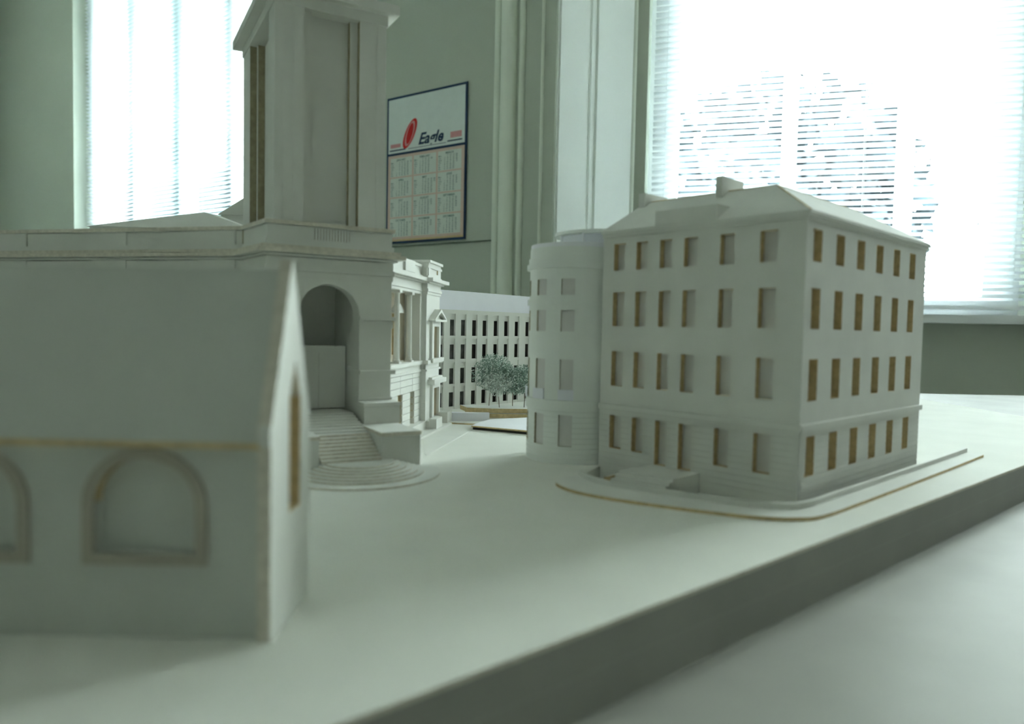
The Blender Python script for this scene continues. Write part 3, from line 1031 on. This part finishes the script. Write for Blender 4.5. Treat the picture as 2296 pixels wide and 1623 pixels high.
tcs = [-14.0 + 36.4 * k for k in range(-4, 1)]
trow = [(12.62, 13.8), (9.92, 11.48), (4.82, 7.83), (1.35, 3.68)]
ht = [(c - 8, c + 8, z0, z1) for c in tcs for (z0, z1) in trow]
A0_, A1_ = -190.0, 150.0
ZG = 3.95
MB().wall(cyl, A0_, A1_, ZG, 16.2, 0, -0.12, ht, step=4).build('drum_wall', [TOWERC, TEDGE], twr)
MB().wall(cyl, A0_, A1_, 0, ZG, -0.025, -0.12, ht, step=4).build('ground_storey_core', [TOWERC, TEDGE], twr)
nc = 10
for k in range(nc):
    z0, z1 = ZG * k / nc, ZG * (k + 1) / nc - 0.035
    MB().wall(cyl, A0_, A1_, z0, z1, 0.03, -0.03, ht, step=4).build('stone_course', [TOWERC, TEDGE], twr)
for (a, b, z0, z1) in ht:
    MB().wall(cyl, a - 0.8, b + 0.8, z0 - 0.05, z1 + 0.05, -0.125, -0.2, step=4).build('window', TPANE, twr)
for c in tcs:
    MB().wall(cyl, c - 9, c + 9, 4.8, 5.6, 0.2, 0.14, step=4).build('balcony_panel', LAV, twr)
MB().wall(cyl, A0_, A1_, 3.98, 4.78, 0.15, -0.1, step=4).build('belt_band', TOWERC, twr)
MB().wall(cyl, A0_, A1_, 11.9, 12.3, 0.16, -0.1, step=4).build('belt_band', TOWERC, twr)
MB().wall(cyl, A0_, A1_, 14.62, 15.0, 0.24, -0.1, step=4).build('belt_band', TOWERC, twr)
MB().wall(cyl, A0_, A1_, 15.0, 15.45, 0.1, -0.1, step=4).build('belt_band', TOWERC, twr)
MB().wall(cyl, A0_, A1_, 16.2, 16.52, -0.05, -0.16, step=4).build('parapet_ring', PAPER, twr)
MB().lathe(TX, TY, [(3.5, 16.05), (3.5, 16.18)], 48).build('flat_roof', TOWERC, twr)
DX, DY = 7.0, 58.4
MB().lathe(DX, DY, [(3.15, 16.18), (3.15, 17.5)], 48).build('lantern_drum', LAV, twr)
MB().lathe(DX, DY, [(3.7, 17.52), (3.7, 17.78)], 64).build('roof_disc', TOWERC, twr)
for a in (-72, -30, 12):
    x, y = DX + 3.4 * math.sin(math.radians(a)), DY - 3.4 * math.cos(math.radians(a))
    MB().lathe(x, y, [(0.1, 16.18), (0.1, 17.52)], 8).build('roof_post', PAPER, twr)

# ------------------------------------------------------------------ office model with rows of slit windows
OK_ = 0.9                            # the office stands a little nearer and smaller than its first survey figures


class ScaledFr(Fr):
    def xy(s, u, v):
        return Fr.xy(s, u * OK_, v * OK_)

    def __call__(s, u, v, z):
        x, y = s.xy(u, v)
        return (x, y, 10 - OK_ * (10 - z))


O = ScaledFr(-9.9 * OK_, 95.0 * OK_, 38.0)
OZ = 10 - 10 / OK_
off = thing('office_block', *O.xy(10, -4), 0, O.rz, 'long card office model with rows of dark slit windows behind the little trees', 'building model')
wl_ = [0, 2.28, 4.5, 6.85, 9.1, 11.6, 14.05, 16.6, 19.3, 21.95]
ww = 1.12
edges = [-2.3] + wl_ + [24.6, 27.2, 29.8]
HT = 12.45
PD = -0.32
for i in range(len(edges) - 1):
    a, b = edges[i] + ww, edges[i + 1]
    MB().box(O, a, b, PD, 0, OZ, 11.95).build('pier', CARD, off)
MB().box(O, edges[0] - 2, edges[0], PD, 0, OZ, 11.95).build('pier', CARD, off)
MB().box(O, edges[0] - 2, edges[-1], PD, 0, 11.95, HT).build('top_band', CARD, off)
orow = [(8.95, 11.95), (5.75, 8.55), (2.35, 5.3), (-0.75, 2.0)]
for i in range(len(edges) - 1):
    a, b = edges[i] - 0.02, edges[i] + ww + 0.02
    for j, (z0, z1) in enumerate(orow):
        if j:
            MB().box(O, a, b, PD, -0.05, z1, orow[j - 1][0]).build('sill_band', CARD, off)
        MB().box(O, a, b, PD - 0.1, -0.2, z1 - 0.8, z1).build('lintel_panel', CARD, off)
for i in range(len(edges) - 1):
    MB().box(O, edges[i] - 0.02, edges[i] + ww + 0.02, PD, -0.05, OZ, -0.75).build('sill_band', CARD, off)
sl = MB()
for z in (2.1, 5.45, 8.7, 12.1):
    sl.box(O, -4, 30, -8, -2.7, z, z + 0.25)
sl.build('floor_slab', CARD, off)
MB().box(O, -4, 30, -8.3, -8, OZ, HT).build('rear_wall', CARD, off)
MB().box(O, 29.6, 30, -8, -0.9, OZ, HT).build('end_wall', CARD, off)
MB().box(O, 6.3, 29.5, -0.75, -0.6, OZ + 0.02, HT - 0.4).build('interior_shade_sheet', DARKSHADE, off)  # added sheet behind the windows, painting the interior dark
MB().box(O, -4, 6.2, -0.95, -0.8, OZ + 0.02, HT - 0.4).build('interior_shade_sheet', GREYSHADE, off)  # added sheet painting the paler interior shade at this end
MB().box(O, -4.3, 30.3, -8.3, -0.2, HT - 0.1, HT + 0.05).build('flat_roof', CARD, off)
MB().box(O, -4, 22.6, -7, -0.9, HT + 0.05, 15.15).build('attic_storey', LAV, off)

# ------------------------------------------------------------------ terraces and plates between the buildings
tz = MB()
tz.prism_xy([(-5.0, 80.8), (-2.0, 80.3), (12, 81.3), (12, 84.4), (-2, 84.0), (-6.0, 83.6)], 0.5, 1.0, 0, 1)
ter = tz.build('stepped_terrace', CE)
tag(ter, 'brown-edged card terrace carrying the little trees before the office model', 'terrace')
tl = MB().prism_xy([(-2.9, 79.9), (12, 80.2), (12, 84.4), (-5.4, 83.4), (-4.6, 81.2)], 0.0, 0.46, 0, 1).build('terrace_plate', CE)
tag(tl, 'lower brown-edged card layer directly under the tree terrace', 'terrace')
lv = MB().prism_xy([(-6.9, 75.9), (-2.3, 76.2), (-2.4, 77.0), (-7.0, 76.9)], 0.0, 0.95).build('slab_wall', LAV)
tag(lv, 'plain lavender grey slab wall standing before the tree terrace', 'wall')
p2 = MB().prism_xy([(-7.0, 75.1), (-6.0, 74.0), (-3.3, 73.4), (-2.6, 75.6)], 0.0, 0.16, 0, 1).build('step_plate', CE)
tag(p2, 'thin brown-edged card step at the foot of the lavender slab wall', 'step')
p3 = MB().prism_xy([(-3.9, 70.2), (2.2, 67.2), (5.5, 66.0), (5.5, 79.7), (-2.2, 75.4), (-3.1, 73.2)], 0.27, 0.41, 0, 1).build('forecourt_plate', [PAPER, EDGE])
tag(p3, 'white card forecourt plate with a dark gap under its front edge', 'pavement')
p4 = MB().prism_xy([(-3.75, 70.3), (2.2, 67.3), (5.4, 66.15), (5.4, 79), (-2.1, 75.2), (-3.0, 73.2)], 0.0, 0.268).build('gap_shade', GAPSHADE)  # fills the gap with black in place of its shadow
tag(p4, 'black filler standing in for the shade in the gap under the forecourt plate', 'strip')
kp = MB().prism_xy([(-6.5, 55.2), (-3.7, 70.4), (-3.3, 73.1), (-6.0, 73.7), (-7.8, 63.2), (-6.8, 56.2)], 0.0, 0.05).build('street_plate', CARD)
tag(kp, 'narrow card street plate running along the colonnaded flank', 'pavement')

# ------------------------------------------------------------------ little trees
random.seed(5)


def model_tree(x, y, r, zc, lm, label, n=1500, lean=0.0):
    t = thing('model_tree', x, y, 1.0, 0, label, 'tree', 'little trees on the terrace')
    MB().tube((x, y, 1.0), (x + lean, y, zc), 0.045, 0.035, n=6).build('trunk', WIRE, t)
    br = MB()
    for k in range(7):
        a = k * 2.4
        br.tube((x + lean * .8, y, zc - 0.5 * r), (x + lean + 0.7 * r * math.cos(a), y + 0.7 * r * math.sin(a), zc + r * random.uniform(-0.3, 0.6)), 0.04, 0.02, n=5)
    br.build('branches', WIRE, t)
    vs, fs = leaf_cloud(n, (r, r, r * 0.92), 0.13, shell=0.5)
    c = MB()
    lob = [(random.uniform(-.3, .3) * r, random.uniform(-.3, .3) * r, random.uniform(-.2, .2) * r) for _ in range(5)]
    c.v = []
    for i, p in enumerate(vs):
        l = lob[(i // 4) % 5]
        c.v.append((x + lean + p[0] * 0.84 + l[0], y + p[1] * 0.84 + l[1], zc + p[2] * 0.86 + l[2]))
    c.f = fs
    c.m = [0] * len(fs)
    c.build('crown', lm, t)


model_tree(-2.6, 83.2, 2.35, 4.95, LEAF_A, 'grey-green little tree with the tallest crown, farthest from the round tower', 4200, 0.25)
model_tree(-1.35, 81.6, 1.5, 3.7, LEAF_B, 'palest little tree with a low crown in front of the tallest one', 1800, -0.25)
model_tree(0.15, 83.4, 2.0, 4.2, LEAF_A, 'middle grey-green little tree between the tallest one and the round tower', 3200)
model_tree(1.5, 82.2, 2.05, 4.25, LEAF_A, 'grey-green little tree partly hidden by the round tower', 3200, 0.15)

# ------------------------------------------------------------------ church model close to the lens
CX_, CY_ = -7.43, 22.0
chf = Fr(CX_, CY_, 0.0)             # gable plane: u = depth, faces right
chn = Fr(CX_, CY_, 90.0)            # long side: u = x (negative to the left), faces the lens
chu = thing('church_model', -20, 24, 0, 0, 'close blurred card church model with steep roof and a narrow lancet slot in its gable', 'building model')
GW, GZ, GA = 4.25, 6.75, 12.2
# gable in two halves around the lancet opening
lu0, lu1, lz0, lzs, lzt = 1.85, 3.05, 3.65, 7.5, 8.75
lm_ = (lu0 + lu1) / 2
apex = GW / 2


def gz_(u):
    return GZ + (GA - GZ) * (1 - abs(u - apex) / apex)


gb = MB()
gb.prism_uz(chf, [(0, 0), (lu0, 0), (lu0, gz_(lu0)), (0, GZ)], -0.42, 0, 0, 2)
gb.prism_uz(chf, [(lu1, 0), (GW, 0), (GW, GZ), (lu1, gz_(lu1))], -0.42, 0, 0, 1)
gb.prism_uz(chf, [(lu0, 0), (lu1, 0), (lu1, lz0), (lu0, lz0)], -0.42, 0, 0, 1)
gb.prism_uz(chf, [(lu0, lzs), (lm_, lzt), (lu1, lzs), (lu1, gz_(lu1)), (apex, GA), (lu0, gz_(lu0))], -0.42, 0, 0, 2)
gable = gb.build('gable_wall', [CARD, EDGE, RISER], chu)
MB().box(chf, lu0 - 0.1, lu1 + 0.1, -0.6, -0.5, lz0 - 0.1, lzt + 0.1).build('lancet_backing', EDGE, gable)
MB().box(chf, -0.12, 0.25, -0.34, 0.02, GZ - 0.55, GZ + 0.1, 0).build('kneeler', CARD, gable)
# nave wall with pointed openings
nw = MB()
bays = [-4.0 - 5.6 * k for k in range(6)]
ow, oz0, ozs, ozt = 1.6, 2.7, 4.3, 5.75


def arch_loop(c, w, zb, zs, zt):
    """outline of a round-headed opening, from lower left over the crown to lower right"""
    return [(c - w, zb)] + [(c - w * math.cos(math.pi * k / 16), zs + (zt - zs) * math.sin(math.pi * k / 16)) for k in range(17)] + [(c + w, zb)]


x1 = -0.3
for c in bays:
    a, b = c - ow, c + ow
    nw.box(chn, b, x1, -0.6, -0.2, 0, 6.2, 0)
    nw.box(chn, a, b, -0.6, -0.2, 0, oz0, 0)
    lp = arch_loop(c, ow, oz0, ozs, ozt)[1:-1]
    for k in range(len(lp) - 1):
        (ua_, za), (ub_, zb) = lp[k], lp[k + 1]
        nw.poly([chn(ua_, -0.2, za), chn(ub_, -0.2, zb), chn(ub_, -0.2, 6.2), chn(ua_, -0.2, 6.2)])
        nw.poly([chn(ub_, -0.6, zb), chn(ua_, -0.6, za), chn(ua_, -0.6, 6.2), chn(ub_, -0.6, 6.2)])
        nw.poly([chn(ua_, -0.6, za), chn(ub_, -0.6, zb), chn(ub_, -0.2, zb), chn(ua_, -0.2, za)], 1)
    x1 = a
nw.box(chn, -42, x1, -0.6, -0.2, 0, 6.2, 0)
nw.build('nave_wall', [CHURCHC, EDGE], chu)
for c in bays:
    win = MB().box(chn, c - ow - 0.3, c + ow + 0.3, -0.75, -0.62, oz0 - 0.3, ozt + 0.2).build('window', CHURCHC, chu)
    i_, o2 = arch_loop(c, ow, oz0, ozs, ozt), arch_loop(c, ow + 0.36, oz0 - 0.34, ozs, ozt + 0.32)
    fr_ = MB()
    for k in range(len(i_)):
        q = (k + 1) % len(i_)
        fr_.poly([chn(i_[k][0], -0.08, i_[k][1]), chn(o2[k][0], -0.08, o2[k][1]), chn(o2[q][0], -0.08, o2[q][1]), chn(i_[q][0], -0.08, i_[q][1])])
        fr_.poly([chn(o2[k][0], -0.08, o2[k][1]), chn(o2[k][0], -0.21, o2[k][1]), chn(o2[q][0], -0.21, o2[q][1]), chn(o2[q][0], -0.08, o2[q][1])])
        fr_.poly([chn(i_[k][0], -0.08, i_[k][1]), chn(i_[q][0], -0.08, i_[q][1]), chn(i_[q][0], -0.21, i_[q][1]), chn(i_[k][0], -0.21, i_[k][1])])
    fr_.build('arch_frame', TANC2, win)
nr = MB()
nr.prism_uz(chf, [(-0.05, 6.3), (0.2, 6.3), (apex, 11.5), (GW - 0.2, 6.3), (GW + 0.05, 6.3), (apex, 11.85)], -34, -0.3, 0)
nr.build('nave_roof', [CHURCHC, EDGE], chu)
MB().box(chn, -34.5, -0.32, -0.3, 0.07, 6.12, 6.3, 1).build('eaves_strip', [CHURCHC, EDGE], chu)
MB().box(chn, -42, -0.3, -4.1, -3.7, 0, 6.3).build('rear_wall', CHURCHC, chu)

# ------------------------------------------------------------------ the wall calendar
cal = thing('wall_calendar', *A.xy(-2, 0.3), 44.1, A.rz, 'navy-framed yearly wall calendar hanging above the columned flank', 'calendar')
cu0, cu1, cz0, cz1, czb = -22.7, 18.9, 44.1, 103.5, 80.35
V0 = 0.15
MB().box(A, cu0, cu1, V0, V0 + 0.5, cz0, cz1).build('backing_board', NAVY, cal)
hd = MB().box(A, cu0 + 0.95, cu1 - 0.95, V0 + 0.5, V0 + 0.56, czb + 0.5, cz1 - 0.95).build('header_panel', CALHEAD, cal)
gr = MB().box(A, cu0 + 0.95, cu1 - 0.95, V0 + 0.5, V0 + 0.56, cz0 + 0.95, czb - 0.5).build('month_sheet', CALBG, cal)
MB().box(A, cu0 + 0.95, cu1 - 0.95, V0 + 0.56, V0 + 0.58, cz0 + 0.95, cz0 + 1.75).build('bottom_strip', CALORANGE, gr)

_fc = {}


def glyphs(txt, bold=0.0, shear=0.0):
    """flat mesh of a text at size 1, left aligned"""
    key = (txt, bold, shear)
    if key not in _fc:
        cu = bpy.data.curves.new('t', 'FONT')
        cu.body = txt
        cu.size = 1.0
        cu.offset = bold
        cu.shear = shear
        cu.resolution_u = 2
        ob = bpy.data.objects.new('t', cu)
        COL.objects.link(ob)
        dg = bpy.context.evaluated_depsgraph_get()
        dg.update()
        me = bpy.data.meshes.new_from_object(ob.evaluated_get(dg))
        _fc[key] = ([tuple(v.co) for v in me.vertices], [tuple(p.vertices) for p in me.polygons])
        bpy.data.objects.remove(ob)
        bpy.data.curves.remove(cu)
        bpy.data.meshes.remove(me)
    return _fc[key]


def write(mb, txt, u, z, size, v, align='l', bold=0.0, shear=0.0):
    vs, fs = glyphs(txt, bold, shear)
    if not vs:
        return
    w_ = max(p[0] for p in vs)
    du = {'l': 0, 'c': -w_ * size / 2, 'r': -w_ * size}[align]
    b = len(mb.v)
    mb.v += [A(u + du + p[0] * size, v, z + p[1] * size) for p in vs]
    mb.f += [tuple(b + i for i in f) for f in fs]
    mb.m += [0] * len(fs)


names = ['JANUARY', 'FEBRUARY', 'MARCH', 'APRIL', 'MAY', 'JUNE', 'JULY', 'AUGUST', 'SEPTEMBER', 'OCTOBER', 'NOVEMBER', 'DECEMBER']
gx0, gx1, gz0, gz1 = cu0 + 1.9, cu1 - 1.9, cz0 + 2.4, czb - 1.3
cw, chh = (gx1 - gx0) / 3, (gz1 - gz0) / 4
VT = V0 + 0.615
for mth in range(12):
    i, j = mth % 3, mth // 3
    a, b = gx0 + i * cw + 0.45, gx0 + (i + 1) * cw - 0.45
    z1, z0 = gz1 - j * chh - 0.3, gz1 - (j + 1) * chh + 0.3
    cell = MB().box(A, a, b, V0 + 0.55, V0 + 0.6, z0, z1).build('month_cell', CALCELL, gr)
    tx = MB()
    write(tx, names[mth], (a + b) / 2, z1 - 1.25, 1.15, VT, 'c', 0.015)
    first, nd = calendar.monthrange(2005, mth + 1)
    rh = (z1 - z0 - 1.7) / 7
    for d in range(7):
        zz = z1 - 1.55 - (d + 1) * rh + 0.2
        write(tx, ('Mon', 'Tue', 'Wed', 'Thu', 'Fri', 'Sat', 'Sun')[d], a + 0.35, zz, 0.8, VT, 'l', 0.012)
    for d in range(1, nd + 1):
        k = first + d - 1
        zz = z1 - 1.55 - (k % 7 + 1) * rh + 0.2
        write(tx, str(d), a + 3.6 + (k // 7) * 1.55, zz, 0.88, VT, 'r', 0.012)
    tx.build('printed_dates', INK, gr)['kind'] = 'stuff'
# header print: name, red swoosh, lines
tx = MB()
write(tx, 'Eagle', -5.6, 82.9, 6.2, VT, 'l', 0.03, 0.35)
tx.build('lettering', NAVY, hd)
lo = MB()
ring = []
for k in range(28):
    t = 2 * math.pi * k / 28
    x_, z_ = 2.6 * math.cos(t), 6.4 * math.sin(t)
    ring.append((-10.0 + x_ * math.cos(-0.5) - z_ * math.sin(-0.5), 87.8 + x_ * math.sin(-0.5) + z_ * math.cos(-0.5)))
lo.prism_uz(A, ring, V0 + 0.55, V0 + 0.60)
logo = lo.build('logo_swoosh', RED, hd)
l2 = MB()
cx_, cz_ = sum(p[0] for p in ring) / 28, sum(p[1] for p in ring) / 28
l2.prism_uz(A, [(cx_ + (p[0] - cx_) * 0.72 , cz_ + (p[1] - cz_) * 0.84) for p in ring], V0 + 0.60, V0 + 0.62)
l2.build('logo_ring', PINK, logo)
l3 = MB()
l3.prism_uz(A, [(cx_ + (p[0] - cx_) * 0.5 , cz_ + (p[1] - cz_) * 0.7) for p in ring], V0 + 0.62, V0 + 0.64)
l3.build('logo_core', RED, logo)
hl = MB()
hl.box(A, -21, -12.3, V0 + 0.56, VT, 81.7, 82.2)
hl.box(A, -10.8, 8.8, V0 + 0.56, VT, 81.75, 81.95)
hl.box(A, 9.5, 16.8, V0 + 0.56, VT, 82.0, 82.5)
hl.build('printed_rule', NAVY, hd)
hp = MB()
hp.box(A, -20.5, -15.0, V0 + 0.56, VT, 83.0, 84.5)
hp.box(A, 11.0, 16.5, V0 + 0.56, VT, 83.3, 85.6)
hp.build('printed_patch', PINK, hd)
